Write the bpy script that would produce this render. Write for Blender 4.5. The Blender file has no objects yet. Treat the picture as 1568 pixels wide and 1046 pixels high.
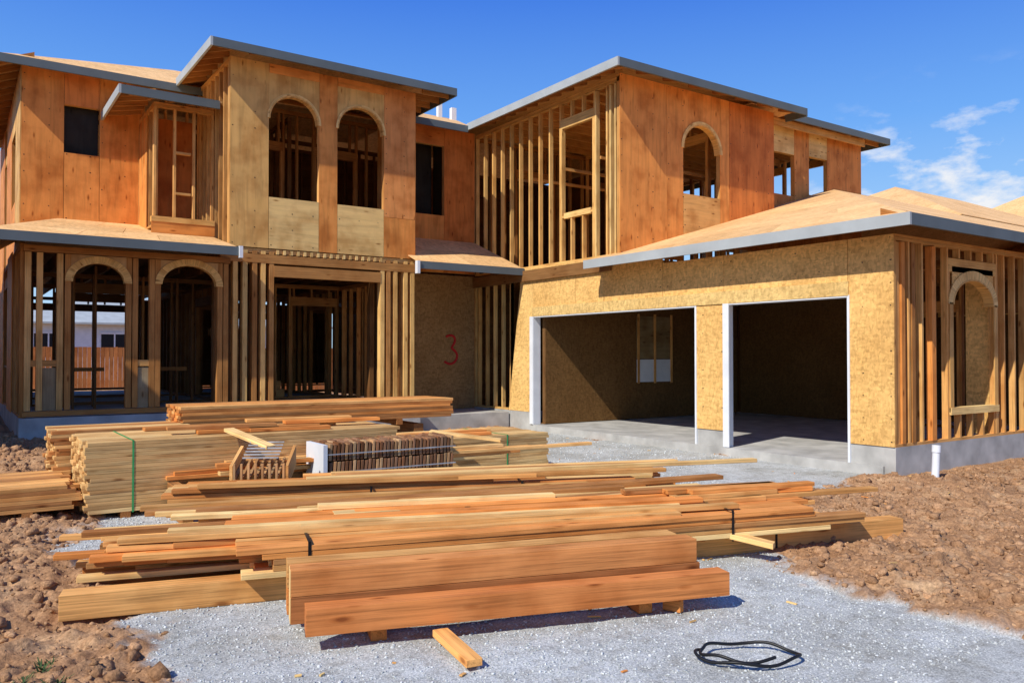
import bpy, math, random
import numpy as np
from mathutils import Vector
random.seed(7); np.random.seed(7)
R=random.uniform
# ---------------------------------------------------------------- palette
ORANGE=(.72,.285,.07); RED=(.62,.20,.046); TAN=(.70,.41,.135); FIR=(.64,.34,.11); DFIR=(.42,.19,.055)
OSB=(.78,.48,.17); PALE=(.80,.54,.21); DI=(.22,.105,.036)  # DI: inside lumber, interior shade put into a darkened base colour
# ---------------------------------------------------------------- mesh builder
class MB:
    def __init__(s): s.v=[];s.f=[];s.c=[];s.g=[]
    def hexa(s,p,tint,axis=0,jit=.12):
        b=len(s.v); k=1+R(-jit,jit); hs=R(-.04,.04)*jit*8
        col=(tint[0]*k,tint[1]*k*(1+hs),tint[2]*k*(1+2*hs),1)
        o=(R(0,50),R(0,50),R(0,50))
        p0=Vector(p[0]); ex=(Vector(p[1])-p0); ey=(Vector(p[3])-p0); ez=(Vector(p[4])-p0)
        L=[ex.length,ey.length,ez.length]
        cs=[(0,0,0),(1,0,0),(1,1,0),(0,1,0),(0,0,1),(1,0,1),(1,1,1),(0,1,1)]
        ordr=sorted(range(3),key=lambda i:-L[i])
        for q,c in zip(p,cs):
            s.v.append(tuple(q)); s.c.append(col)
            s.g.append(tuple(c[i]*L[i]+o[n] for n,i in enumerate(ordr)))
        for f in ((0,3,2,1),(4,5,6,7),(0,1,5,4),(1,2,6,5),(2,3,7,6),(3,0,4,7)):
            s.f.append(tuple(b+i for i in f))
    def box(s,x0,x1,y0,y1,z0,z1,t=FIR,jit=.12):
        s.hexa([(x0,y0,z0),(x1,y0,z0),(x1,y1,z0),(x0,y1,z0),(x0,y0,z1),(x1,y0,z1),(x1,y1,z1),(x0,y1,z1)],t,jit=jit)
    def obox(s,p,d,L,w,h,t=FIR,jit=.22,tilt=0.0):
        """board: p front-bottom-left corner, d heading in degrees, length, width (back), height"""
        a=math.radians(d); ux,uy=math.cos(a),math.sin(a); nx,ny=-uy,ux
        x,y,z=p
        def q(l,n,k): return (x+ux*l+nx*n, y+uy*l+ny*n, z+k+tilt*l)
        s.hexa([q(0,0,0),q(L,0,0),q(L,w,0),q(0,w,0),q(0,0,h),q(L,0,h),q(L,w,h),q(0,w,h)],t,jit=jit)
    def slab(s,top,th,t,jit=.05):
        """thick polygon; top = 3-4 corner points"""
        b=len(s.v);n=len(top);k=1+R(-jit,jit);o=(R(0,50),R(0,50),0)
        for dz in (0,-th):
            for q in top:
                s.v.append((q[0],q[1],q[2]+dz)); s.c.append((t[0]*k,t[1]*k,t[2]*k,1)); s.g.append((q[0]+o[0],q[1]+o[1],q[2]))
        s.f.append(tuple(range(b,b+n))); s.f.append(tuple(range(b+2*n-1,b+n-1,-1)))
        for i in range(n):
            j=(i+1)%n; s.f.append((b+i,b+n+i,b+n+j,b+j))
    def obj(s,name,mat,parent=None,bevel=0):
        me=bpy.data.meshes.new(name); me.from_pydata(s.v,[],s.f); me.update()
        a=me.attributes.new("Col",'FLOAT_COLOR','POINT'); a.data.foreach_set("color",np.array(s.c,dtype=np.float32).ravel())
        a=me.attributes.new("gc",'FLOAT_VECTOR','POINT'); a.data.foreach_set("vector",np.array(s.g,dtype=np.float32).ravel())
        me.materials.append(mat)
        o=bpy.data.objects.new(name,me); bpy.context.scene.collection.objects.link(o)
        if parent: o.parent=parent
        if bevel:
            m=o.modifiers.new("b",'BEVEL'); m.width=bevel; m.segments=2; m.limit_method='ANGLE'
        return o
def empty(name):
    e=bpy.data.objects.new(name,None); bpy.context.scene.collection.objects.link(e); return e
# ---------------------------------------------------------------- materials
def newmat(name):
    m=bpy.data.materials.new(name); m.use_nodes=True; nt=m.node_tree; b=nt.nodes["Principled BSDF"]; return m,nt,b
def N(nt,t,**k):
    n=nt.nodes.new(t)
    for a,v in k.items(): setattr(n,a,v)
    return n
def ramp(nt,inp,stops):
    r=N(nt,'ShaderNodeValToRGB'); e=r.color_ramp.elements
    while len(e)<len(stops): e.new(.5)
    for i,(p,c) in enumerate(stops):
        e[i].position=p; e[i].color=(c,c,c,1) if isinstance(c,(int,float)) else (*c,1)
    nt.links.new(inp,r.inputs[0]); return r.outputs[0]
def mul(nt,a,b,f=1.0,mode='MULTIPLY'):
    m=N(nt,'ShaderNodeMix',data_type='RGBA',blend_type=mode)
    if isinstance(f,(int,float)): m.inputs[0].default_value=f
    else: nt.links.new(f,m.inputs[0])
    for s,v in ((6,a),(7,b)):
        if isinstance(v,tuple): m.inputs[s].default_value=(*v,1)
        else: nt.links.new(v,m.inputs[s])
    return m.outputs[2]
def wood(name,grain=(1.2,38,38),knots=True,rough=.7,stain=.35,gr=(.68,1.18)):
    m,nt,b=newmat(name)
    col=N(nt,'ShaderNodeAttribute',attribute_name="Col"); gc=N(nt,'ShaderNodeAttribute',attribute_name="gc")
    mp=N(nt,'ShaderNodeMapping'); mp.inputs['Scale'].default_value=grain; nt.links.new(gc.outputs['Vector'],mp.inputs[0])
    n1=N(nt,'ShaderNodeTexNoise'); n1.inputs['Scale'].default_value=1.6; n1.inputs['Detail'].default_value=5; n1.inputs['Distortion'].default_value=.6; nt.links.new(mp.outputs[0],n1.inputs[0])
    g=ramp(nt,n1.outputs[0],[(.3,gr[0]),(.5,1.0),(.72,gr[1])])
    c=mul(nt,col.outputs['Color'],g)
    n2=N(nt,'ShaderNodeTexNoise'); n2.inputs['Scale'].default_value=2.3; n2.inputs['Detail'].default_value=6; nt.links.new(gc.outputs['Vector'],n2.inputs[0])
    c=mul(nt,c,ramp(nt,n2.outputs[0],[(.32,(.68,.56,.45)),(.55,(1,1,1)),(.75,(1.1,1.1,1.05))]),min(1,stain*2))
    if knots:
        mk=N(nt,'ShaderNodeMapping'); mk.inputs['Scale'].default_value=(2.2,7,7); nt.links.new(gc.outputs['Vector'],mk.inputs[0])
        v=N(nt,'ShaderNodeTexVoronoi'); v.inputs['Scale'].default_value=1.0; nt.links.new(mk.outputs[0],v.inputs[0])
        c=mul(nt,c,ramp(nt,v.outputs['Distance'],[(.05,(.28,.16,.1)),(.11,(.75,.65,.55)),(.17,(1,1,1))]),.8)
    nt.links.new(c,b.inputs['Base Color']); b.inputs['Roughness'].default_value=rough; b.inputs['Specular IOR Level'].default_value=.12
    bp=N(nt,'ShaderNodeBump'); bp.inputs['Strength'].default_value=.25; bp.inputs['Distance'].default_value=.004; nt.links.new(n1.outputs[0],bp.inputs['Height']); nt.links.new(bp.outputs[0],b.inputs['Normal'])
    return m
def osbmat(name,scale=22,contrast=1.0,nails=False):
    m,nt,b=newmat(name)
    col=N(nt,'ShaderNodeAttribute',attribute_name="Col"); gc=N(nt,'ShaderNodeAttribute',attribute_name="gc")
    out=col.outputs['Color']
    for i,sc in enumerate(((1,2.2,2.2),(2.2,1,1))):
        mp=N(nt,'ShaderNodeMapping'); mp.inputs['Scale'].default_value=sc; mp.inputs['Rotation'].default_value=(.2,.3,.5+i); nt.links.new(gc.outputs['Vector'],mp.inputs[0])
        v=N(nt,'ShaderNodeTexVoronoi'); v.inputs['Scale'].default_value=scale*(.7 if i else 1); v.inputs['Randomness'].default_value=1; nt.links.new(mp.outputs[0],v.inputs[0])
        s=N(nt,'ShaderNodeSeparateColor'); nt.links.new(v.outputs['Color'],s.inputs[0])
        out=mul(nt,out,ramp(nt,s.outputs[0],[(0,(.55,.5,.42)),(.4,(.95,.93,.9)),(1,(1.3,1.3,1.25))]),.55*contrast)
    n2=N(nt,'ShaderNodeTexNoise'); n2.inputs['Scale'].default_value=1.1; n2.inputs['Detail'].default_value=4; nt.links.new(gc.outputs['Vector'],n2.inputs[0])
    out=mul(nt,out,ramp(nt,n2.outputs[0],[(.3,(.8,.74,.66)),(.6,(1,1,1))]),.8)
    nt.links.new(out,b.inputs['Base Color']); b.inputs['Roughness'].default_value=.75; b.inputs['Specular IOR Level'].default_value=.12
    return m
def flat(name,c,rough=.6,noise=.15,scale=6,metal=0):
    m,nt,b=newmat(name)
    tc=N(nt,'ShaderNodeTexCoord'); n=N(nt,'ShaderNodeTexNoise'); n.inputs['Scale'].default_value=scale; n.inputs['Detail'].default_value=7; nt.links.new(tc.outputs['Object'],n.inputs[0])
    o=mul(nt,c,ramp(nt,n.outputs[0],[(.3,1-noise*1.6),(.7,1+noise)]))
    nt.links.new(o,b.inputs['Base Color']); b.inputs['Roughness'].default_value=rough; b.inputs['Metallic'].default_value=metal; b.inputs['Specular IOR Level'].default_value=.25
    return m
M_fir=wood("framing_lumber"); M_lum=wood("pile_lumber",grain=(1.0,45,45),stain=.4,gr=(.62,1.18))
M_ply=wood("plywood_siding",grain=(.8,7,7),knots=True,stain=.45,rough=.6,gr=(.80,1.12))
M_osb=osbmat("osb",20,.7); M_roof=osbmat("roof_osb",14,.5)
M_fascia=flat("fascia_primer_shaded",(.115,.14,.15),.65,.08,2); M_fascia_lit=flat("fascia_primer_sunlit",(.40,.43,.43),.6,.08,2)  # one paint, two copies: shade in the front colour, sunlight in the side colour
M_conc=flat("concrete",(.44,.43,.40),.85,.18,3)
M_white=flat("white_primer",(.72,.74,.76),.6,.06,3)
M_black=flat("black_plastic",(.012,.012,.013),.4,.1,10)
M_green=flat("green_strap",(.05,.33,.10),.5,.1,10)
M_red=flat("red_spray_paint",(.5,.02,.02),.6,.2,30)
M_grey=flat("grey_metal",(.4,.4,.4),.5,.2,10)
M_stucco=flat("beige_stucco",(.55,.48,.38),.9,.1,2)
# ---------------------------------------------------------------- noise
def vn(x,y,seed=0):
    xi=np.floor(x).astype(np.int64); yi=np.floor(y).astype(np.int64); fx=x-xi; fy=y-yi
    fx=fx*fx*(3-2*fx); fy=fy*fy*(3-2*fy)
    def h(a,b):
        n=(a*374761393+b*668265263+seed*1442695041)&0x7fffffff
        n=((n^(n>>13))*1274126177)&0x7fffffff
        return ((n^(n>>16))&0xffff)/65535.0
    return (h(xi,yi)*(1-fx)+h(xi+1,yi)*fx)*(1-fy)+(h(xi,yi+1)*(1-fx)+h(xi+1,yi+1)*fx)*fy
def fbm(x,y,o=4,seed=0):
    r=0;a=.5
    for i in range(o): r=r+a*vn(x*2**i,y*2**i,seed+i); a*=.5
    return r
POLY=[(.76,4.31),(.95,5.17),(.93,6.36),(.77,7.39),(.87,8.68),(1.2,9.03),(2.5,11),(6,13.8),(10.3,14.6),(10.3,6.3),(9.9,6.25),(7.41,5.86),(6.29,5.53),(5.4,4.2),(4.83,3.49),(4.94,2.8),(5.02,2.17),(6,-.5),(6,-6),(-1.5,-6),(.5,3.3)]
def sdf(x,y):
    """signed distance: + inside gravel"""
    d=np.full(x.shape,1e9); ins=np.zeros(x.shape,bool); n=len(POLY)
    for i in range(n):
        ax,ay=POLY[i];bx,by=POLY[(i+1)%n]; ex,ey=bx-ax,by-ay
        t=np.clip(((x-ax)*ex+(y-ay)*ey)/(ex*ex+ey*ey),0,1)
        d=np.minimum(d,np.hypot(x-ax-t*ex,y-ay-t*ey))
        c=((ay>y)!=(by>y))&(x<(bx-ax)*(y-ay)/(by-ay+1e-12)+ax); ins^=c
    return np.where(ins,d,-d)
def sm(a,b,x):
    t=np.clip((x-a)/(b-a),0,1); return t*t*(3-2*t)
def gmask(x,y):
    return sm(-.12,.12,sdf(x,y)+(fbm(x*1.7,y*1.7,4,3)-.47)*.9+(fbm(x*9,y*9,3,5)-.42)*.5)
def gz(x,y,g=None):
    if g is None: g=gmask(x,y)
    base=.30*sm(10,13.6,y)*(1-sm(5,8.5,x))
    far=1-sm(30,80,np.hypot(x,y))
    lump=np.abs(fbm(x*6,y*6,3,61)-.44)
    dirt=.045+.19*(fbm(x*.9,y*.9,3,11)-.42)+.13*(fbm(x*4,y*4,3,21)-.44)+.10*(fbm(x*12,y*12,3,25)-.42)-.12*lump
    near=sm(0.0,.6,x-9.8)*sm(5.2,5.8,y)
    grav=.03*(fbm(x*1.2,y*1.2,2,31)-.37)+.010*(fbm(x*20,y*20,2,41)-.37)+.012*(fbm(x*5,y*5,2,43)-.37)
    return base+far*(g*grav+(1-g)*dirt*(1-.7*near))
def axis(segs,lo,hi):
    a=[segs[0][0]]
    for s,e,st in segs:
        n=max(1,int(round((e-s)/st))); a+=[s+(e-s)*(i+1)/n for i in range(n)]
    st=segs[-1][2]
    while a[-1]<hi: st*=1.3; a.append(a[-1]+st)
    st=segs[0][2]; b=[a[0]]
    while b[-1]>lo: st*=1.3; b.append(b[-1]-st)
    return np.array(b[:0:-1]+a)
ax=axis([(-6,-1,.09),(-1,10,.022),(10,16,.07)],-900,900); ay=axis([(-2,1.5,.09),(1.5,9.5,.022),(9.5,15,.08)],-900,900)
GX,GY=np.meshgrid(ax,ay); g=gmask(GX,GY); GZ=gz(GX,GY,g)
nx,ny=len(ax),len(ay); vs=np.stack([GX,GY,GZ],-1).reshape(-1,3).astype(np.float32)
idx=np.arange(nx*ny).reshape(ny,nx); q=np.stack([idx[:-1,:-1],idx[:-1,1:],idx[1:,1:],idx[1:,:-1]],-1).reshape(-1,4)
def npmesh(name,v,f):
    me=bpy.data.meshes.new(name); me.vertices.add(len(v)); me.vertices.foreach_set("co",v.astype(np.float32).ravel())
    k=f.shape[1]; me.loops.add(f.size); me.loops.foreach_set("vertex_index",f.astype(np.int32).ravel())
    me.polygons.add(len(f)); me.polygons.foreach_set("loop_start",np.arange(0,f.size,k,dtype=np.int32)); me.polygons.foreach_set("loop_total",np.full(len(f),k,dtype=np.int32))
    me.update(calc_edges=True); return me
me=npmesh("ground",vs,q); me.polygons.foreach_set("use_smooth",np.ones(len(q),bool))
a=me.attributes.new("grav",'FLOAT','POINT'); a.data.foreach_set("value",g.ravel().astype(np.float32))
gr=bpy.data.objects.new("ground",me); bpy.context.scene.collection.objects.link(gr)
m,nt,b=newmat("ground_soil_gravel")
tc=N(nt,'ShaderNodeTexCoord'); at=N(nt,'ShaderNodeAttribute',attribute_name="grav")
def noise(sc,det=6,ro=.6):
    n=N(nt,'ShaderNodeTexNoise'); n.inputs['Scale'].default_value=sc; n.inputs['Detail'].default_value=det; n.inputs['Roughness'].default_value=ro; nt.links.new(tc.outputs['Object'],n.inputs[0]); return n.outputs[0]
dirt=ramp(nt,noise(2.2,8,.65),[(.3,(.25,.13,.065)),(.5,(.42,.235,.12)),(.7,(.56,.36,.20))])
dirt=mul(nt,dirt,ramp(nt,noise(45,3),[(.35,.65),(.65,1.15)]))
vo=N(nt,'ShaderNodeTexVoronoi'); vo.inputs['Scale'].default_value=110; nt.links.new(tc.outputs['Object'],vo.inputs[0])
sp=N(nt,'ShaderNodeSeparateColor'); nt.links.new(vo.outputs['Color'],sp.inputs[0])
grv=ramp(nt,sp.outputs[0],[(0,(.42,.44,.43)),(.4,(.57,.59,.575)),(1,(.72,.74,.72))])
grv=mul(nt,grv,ramp(nt,vo.outputs['Distance'],[(.2,1.03),(.75,.72)]))
grv=mul(nt,grv,ramp(nt,noise(1.3,6),[(.35,(.76,.74,.70)),(.62,(1.05,1.05,1.05))]))
grv=mul(nt,grv,ramp(nt,noise(9,5),[(.36,(.80,.78,.75)),(.5,(1,1,1))]))
nt.links.new(mul(nt,dirt,grv,at.outputs['Fac'],'MIX'),b.inputs['Base Color']); b.inputs['Roughness'].default_value=.95; b.inputs['Specular IOR Level'].default_value=.05
bp=N(nt,'ShaderNodeBump'); bp.inputs['Strength'].default_value=.8; bp.inputs['Distance'].default_value=.014; nt.links.new(noise(55,6,.7),bp.inputs['Height']); nt.links.new(bp.outputs[0],b.inputs['Normal'])
gr.data.materials.append(m)
# rocks / clods
t=(1+5**.5)/2
ico=np.array([(-1,t,0),(1,t,0),(-1,-t,0),(1,-t,0),(0,-1,t),(0,1,t),(0,-1,-t),(0,1,-t),(t,0,-1),(t,0,1),(-t,0,-1),(-t,0,1)])/1.9
icf=np.array([(0,11,5),(0,5,1),(0,1,7),(0,7,10),(0,10,11),(1,5,9),(5,11,4),(11,10,2),(10,7,6),(7,1,8),(3,9,4),(3,4,2),(3,2,6),(3,6,8),(3,8,9),(4,9,5),(2,4,11),(6,2,10),(8,6,7),(9,8,1)])
def rocks(name,n,reg,smin,smax,power,want,colA,colB,sink=.35,jag=.28,clump=False):
    x=np.random.uniform(reg[0],reg[1],n); y=np.random.uniform(reg[2],reg[3],n); gm=gmask(x,y)
    keep=(gm>.6) if want else (gm<np.random.uniform(.2,1.0,n))
    if clump: keep&=(fbm(x*1.6,y*1.6,3,77)>np.random.uniform(.2,.6,n))
    dirn=x*.566+y*.824; keep&=(dirn>3.3)&(np.abs(x*.824-y*.566)<dirn*.72+.3)
    keep&=~((x>10.1)&(y>5.9)); keep&=~((x>.85)&(y>14.5))
    x=x[keep];y=y[keep];n=len(x)
    s=smin+(smax-smin)*np.random.rand(n)**power
    v=ico[None]*(1+np.random.uniform(-jag,jag,(n,12,1)))*s[:,None,None]*np.random.uniform(.55,1.25,(n,1,3))
    th=np.random.uniform(0,6.28,n); c,sn=np.cos(th),np.sin(th)
    vx=v[:,:,0]*c[:,None]-v[:,:,1]*sn[:,None]; vy=v[:,:,0]*sn[:,None]+v[:,:,1]*c[:,None]
    z=gz(x,y)
    V=np.stack([vx+x[:,None],vy+y[:,None],v[:,:,2]*.8+(z+s*(.5-sink))[:,None]],-1).reshape(-1,3)
    F=(icf[None]+12*np.arange(n)[:,None,None]).reshape(-1,3)
    me=npmesh(name,V,F); a=me.attributes.new("Col",'FLOAT_COLOR','POINT')
    k=np.random.rand(n,1); C=np.array(colA)*(1-k)+np.array(colB)*k; C=np.repeat(np.concatenate([C,np.ones((n,1))],1),12,0)
    a.data.foreach_set("color",C.astype(np.float32).ravel())
    m,nt,b=newmat(name); cc=N(nt,'ShaderNodeAttribute',attribute_name="Col")
    tc=N(nt,'ShaderNodeTexCoord'); nn=N(nt,'ShaderNodeTexNoise'); nn.inputs['Scale'].default_value=70; nn.inputs['Detail'].default_value=4; nt.links.new(tc.outputs['Object'],nn.inputs[0])
    nt.links.new(mul(nt,cc.outputs['Color'],ramp(nt,nn.outputs[0],[(.35,.7),(.65,1.15)])),b.inputs['Base Color']); b.inputs['Roughness'].default_value=.95; b.inputs['Specular IOR Level'].default_value=.05
    bp=N(nt,'ShaderNodeBump'); bp.inputs['Strength'].default_value=.8; bp.inputs['Distance'].default_value=.01; nt.links.new(nn.outputs[0],bp.inputs['Height']); nt.links.new(bp.outputs[0],b.inputs['Normal'])
    me.materials.append(m); o=bpy.data.objects.new(name,me); bpy.context.scene.collection.objects.link(o)
rocks("gravel_stones",60000,(0,8,2.2,9),.003,.0105,2.2,True,(.38,.40,.39),(.70,.72,.70))
rocks("gravel_stones",5000,(1,11,8,14.5),.008,.02,2.0,True,(.36,.38,.37),(.68,.70,.68))
rocks("dirt_clods",70000,(-3,14,1.5,15),.004,.022,2.2,False,(.27,.145,.07),(.53,.32,.175),.45,.42)
rocks("dirt_clods",32000,(-3,14,1.5,15),.014,.06,3.0,False,(.28,.15,.075),(.50,.29,.155),.52,.45,True)
# ---------------------------------------------------------------- HOUSE
house=empty("house_under_construction")
fr=MB(); ply=MB(); osb=MB(); roof=MB(); fas=MB(); fas2=MB(); con=MB(); wh=MB(); nail=MB()
def P(ax_,fx,s0,s1,d0,d1,z0,z1,mb,t,jit=.12):
    """ax_='x': wall runs along X at Y=fx ; 'y': wall runs along Y at X=fx ; d = depth offset"""
    if ax_=='x': mb.box(s0,s1,fx+d0,fx+d1,z0,z1,t,jit)
    else: mb.box(fx+d0,fx+d1,s0,s1,z0,z1,t,jit)
def frame(ax_,fx,s0,s1,z0,z1,ops=(),sp=.41,dp=.09,t=FIR,jit=.22,hd=None):
    w=.04; hd=hd or (TAN if t in (FIR,TAN) else t)
    P(ax_,fx,s0,s1,0,dp,z0,z0+w,fr,t)
    P(ax_,fx,s0,s1,0,dp,z1-w,z1,fr,t); P(ax_,fx,s0,s1,0,dp,z1-2*w-.003,z1-w-.003,fr,t)
    zt=z1-2*w-.004; zb=z0+w
    ss=[]; s=s0
    while s<s1-w: ss.append(s); s+=sp
    ss.append(s1-w)
    for s in ss:
        inside=False
        for (a,b_,za,zb_) in ops:
            if a-.05<s<b_+.01:
                inside=True
                if za>zb+.15: P(ax_,fx,s,s+w,.002,dp-.002,zb,za-w-.002,fr,t,jit)
                if zb_+.25<zt: P(ax_,fx,s,s+w,.002,dp-.002,zb_+.2,zt,fr,t,jit)
        if not inside: P(ax_,fx,s,s+w,.002,dp-.002,zb,zt,fr,t,jit)
    for (a,b_,za,zb_) in ops:
        if za>zb: P(ax_,fx,a,b_,.001,dp,za-w,za,fr,t)
        P(ax_,fx,a-w,b_+w,.0,dp-.001,zb_,min(zb_+.19,zt),fr,hd)
        for k in (0,1):
            P(ax_,fx,a-w*(k+1)-.001*k,a-w*k-.001*k,.001,dp-.001,zb,zb_ if k==0 else zt,fr,t,jit)
            P(ax_,fx,b_+w*k+.001*k,b_+w*(k+1)+.001*k,.001,dp-.001,zb,zb_ if k==0 else zt,fr,t,jit)
def sheet(ax_,fx,s0,s1,z0,z1,t,mb=None,th=.014,pr=0.0,jit=.08,nails=False):
    P(ax_,fx,s0+.004,s1-.004,-th-pr-.002,-.002-pr,z0+.003,z1-.003,mb or ply,t,jit)
    if nails:
        s=s0+.04
        while s<s1:
            z=z0+.06
            while z<z1:
                if R(0,1)<.75: P(ax_,fx,s+R(-.01,.01),s+.015,-th-pr-.0045,-th-pr-.0015,z,z+.015,nail,(1,1,1))
                z+=.3
            s+=.4
def archtop(ax_,fx,s0,s1,z1,spring,rise,t,mb=None,d0=-.016,d1=-.002,n=20,liner=True):
    mb=mb or ply; c=(s0+s1)/2; r=(s1-s0)/2
    def z(s): 
        q_=max(0,1-((s-c)/r)**2); return spring+rise*math.sqrt(q_)
    def pt(s,d,zz): return (s,fx+d,zz) if ax_=='x' else (fx+d,s,zz)
    k=1+R(-.06,.06); tt=tuple(v*k for v in t); o=(R(0,50),R(0,50),R(0,50))
    def quad(sa,sb,za,zb):
        pts=[pt(sa,d0,za),pt(sb,d0,zb),pt(sb,d1,zb),pt(sa,d1,za),pt(sa,d0,z1),pt(sb,d0,z1),pt(sb,d1,z1),pt(sa,d1,z1)]
        b=len(mb.v)
        for q_ in pts:
            mb.v.append(q_); mb.c.append((*tt,1)); mb.g.append((q_[2]+o[0],(q_[0] if ax_=='x' else q_[1])+o[1],o[2]+(q_[1] if ax_=='x' else q_[0])))
        for f in ((0,3,2,1),(4,5,6,7),(0,1,5,4),(2,3,7,6)): mb.f.append(tuple(b+i for i in f))
    angs=[math.pi*(1-i/n) for i in range(n+1)]
    for i in range(n):
        sa=c+r*math.cos(angs[i]); sb=c+r*math.cos(angs[i+1]); quad(sa,sb,z(sa),z(sb))
    if liner:
        for i in range(n):
            a0,a1=angs[i],angs[i+1]
            def e(a,rr): return (c+(r+rr)*math.cos(a),spring+(rise+rr)*math.sin(a))
            A,B,C,D=e(a0,0),e(a1,0),e(a1,-.025),e(a0,-.025)
            fr.hexa([pt(D[0],-.02,D[1]),pt(C[0],-.02,C[1]),pt(C[0],.12,C[1]),pt(D[0],.12,D[1]),pt(A[0],-.02,A[1]),pt(B[0],-.02,B[1]),pt(B[0],.12,B[1]),pt(A[0],.12,A[1])],TAN,jit=.02)
def archring(ax_,fx,s0,s1,spring,rise,w,t,n=20,d0=-.03,d1=-.017):
    c=(s0+s1)/2; r=(s1-s0)/2
    def pt(s,d,zz): return (s,fx+d,zz) if ax_=='x' else (fx+d,s,zz)
    for i in range(n):
        a0=math.pi*(1-i/n);a1=math.pi*(1-(i+1)/n)
        def e(a,rr): return (c+(r+rr)*math.cos(a),spring+(rise+rr)*math.sin(a))
        A,B,C,D=e(a0,w),e(a1,w),e(a1,0),e(a0,0)
        fr.hexa([pt(D[0],d0,D[1]),pt(C[0],d0,C[1]),pt(C[0],d1,C[1]),pt(D[0],d1,D[1]),pt(A[0],d0,A[1]),pt(B[0],d0,B[1]),pt(B[0],d1,B[1]),pt(A[0],d1,A[1])],t,jit=.02)
# --- tower (upper box over entry hall)
TX0,TX1,TY=4.05,7.76,14.8
zt=6.95
frame('x',TY,TX0,TX1,3.58,zt,[(4.75,5.71,4.5,6.45),(6.08,7.06,4.5,6.47)])
frame('y',TX0,TY+.1,17.2,3.58,zt,[],sp=.30)
frame('y',TX1-.09,TY+.1,16.4,3.58,zt,[])
sheet('x',TY,TX0,4.75,3.55,zt,TAN,nails=True)
sheet('x',TY,4.75,5.71,3.55,4.5,PALE,nails=True)
sheet('x',TY,5.71,6.08,3.55,zt,ORANGE)
sheet('x',TY,6.08,7.06,3.55,4.5,PALE,nails=True)
sheet('x',TY,7.06,TX1,3.55,4.35,ORANGE); sheet('x',TY,7.06,TX1,4.35,zt,(.68,.27,.08),nails=True)
archtop('x',TY,4.75,5.71,zt,5.95,.48,TAN); archtop('x',TY,6.08,7.06,zt,5.97,.49,TAN)
archring('x',TY,4.75,5.71,5.95,.48,.035,PALE); archring('x',TY,6.08,7.06,5.97,.49,.035,PALE)
for (a,b_) in ((4.75,5.71),(6.08,7.06)): sheet('x',TY,a,b_,6.78,zt,ORANGE,pr=.016)
sheet('y',TX1+.02,TY,16.4,3.55,zt,ORANGE)
# interior partitions of tower room
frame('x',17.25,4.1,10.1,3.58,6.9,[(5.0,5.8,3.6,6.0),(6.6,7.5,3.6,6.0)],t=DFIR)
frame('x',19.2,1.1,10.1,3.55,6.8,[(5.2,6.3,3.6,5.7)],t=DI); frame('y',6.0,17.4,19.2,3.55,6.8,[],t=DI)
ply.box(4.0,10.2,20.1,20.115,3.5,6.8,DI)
# lower tower posts & header
for a,b_ in ((3.92,4.86),(7.0,7.78)):
    s=a
    while s<b_: P('x',TY,s,s+.085,0,.14,.66,3.5,fr,DFIR if R(0,1)<.4 else TAN,.2); s+=R(.13,.24)
    s=a
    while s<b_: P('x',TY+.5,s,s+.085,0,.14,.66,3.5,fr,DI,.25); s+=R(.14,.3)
P('x',TY,3.9,7.8,-.005,.14,3.28,3.44,fr,DFIR); P('x',TY,4.86,7.0,-.01,.10,3.04,3.24,fr,DFIR); P('x',TY,3.9,7.8,.01,.14,3.46,3.54,fr,FIR)
s=4.9
while s<7.0: P('x',TY,s,s+.05,-.012,.02,3.45,3.53,fr,PALE); s+=.13
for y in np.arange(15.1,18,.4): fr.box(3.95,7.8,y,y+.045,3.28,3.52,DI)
# --- left wing upper wall
LY=17.3
frame('x',LY,1.0,4.05,4.0,6.9,[(1.69,2.29,5.4,6.3)])
sheet('x',LY,1.0,1.69,4.0,6.9,ORANGE,nails=True); sheet('x',LY,1.69,2.29,3.8,5.4,ORANGE,nails=True); sheet('x',LY,1.69,2.29,6.3,6.9,RED); sheet('x',LY,2.29,3.05,3.8,6.9,ORANGE,nails=True)
P('x',LY,1.69,2.29,.2,.25,5.3,6.4,ply,(.03,.025,.02))  # near-black backing panel, room darkness put into its colour
# left side wall of house
frame('y',1.0,LY+.1,25,3.4,6.9,[(18.6,19.8,4.6,6.0),(21.6,22.6,4.6,6.0)])
sheet('y',1.0,LY,18.6,3.5,6.9,TAN); sheet('y',1.0,18.6,19.8,3.5,4.6,ORANGE); sheet('y',1.0,18.6,19.8,6.0,6.9,TAN); sheet('y',1.0,19.8,21.6,3.5,6.9,ORANGE); sheet('y',1.0,22.6,25,3.5,6.9,ORANGE)
frame('y',.86,14.8,25,.62,3.35,[(18,19.4,1.4,2.9)],t=DFIR)
sheet('y',.86,16.6,18,.6,3.4,ORANGE); sheet('y',.86,19.4,25,.6,3.4,ORANGE)
# bay
BY=15.8
frame('x',BY,2.98,4.03,3.95,6.2,[],sp=.34); frame('y',2.98,BY+.1,LY-.02,3.95,6.2,[],sp=.33)
P('x',BY,2.94,4.05,-.03,.10,4.02,4.12,fr,TAN); P('x',BY,2.94,4.05,-.02,-.004,3.82,4.02,ply,ORANGE)
P('x',BY,3.36,3.62,-.005,.08,5.3,5.34,fr,FIR); P('x',BY,3.36,3.62,-.005,.08,4.55,4.59,fr,FIR)
sheet('y',3.0,BY+.7,LY,3.9,6.2,ORANGE)
ply.box(3.1,4.0,LY-.03,LY-.018,3.9,6.3,RED)
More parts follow.
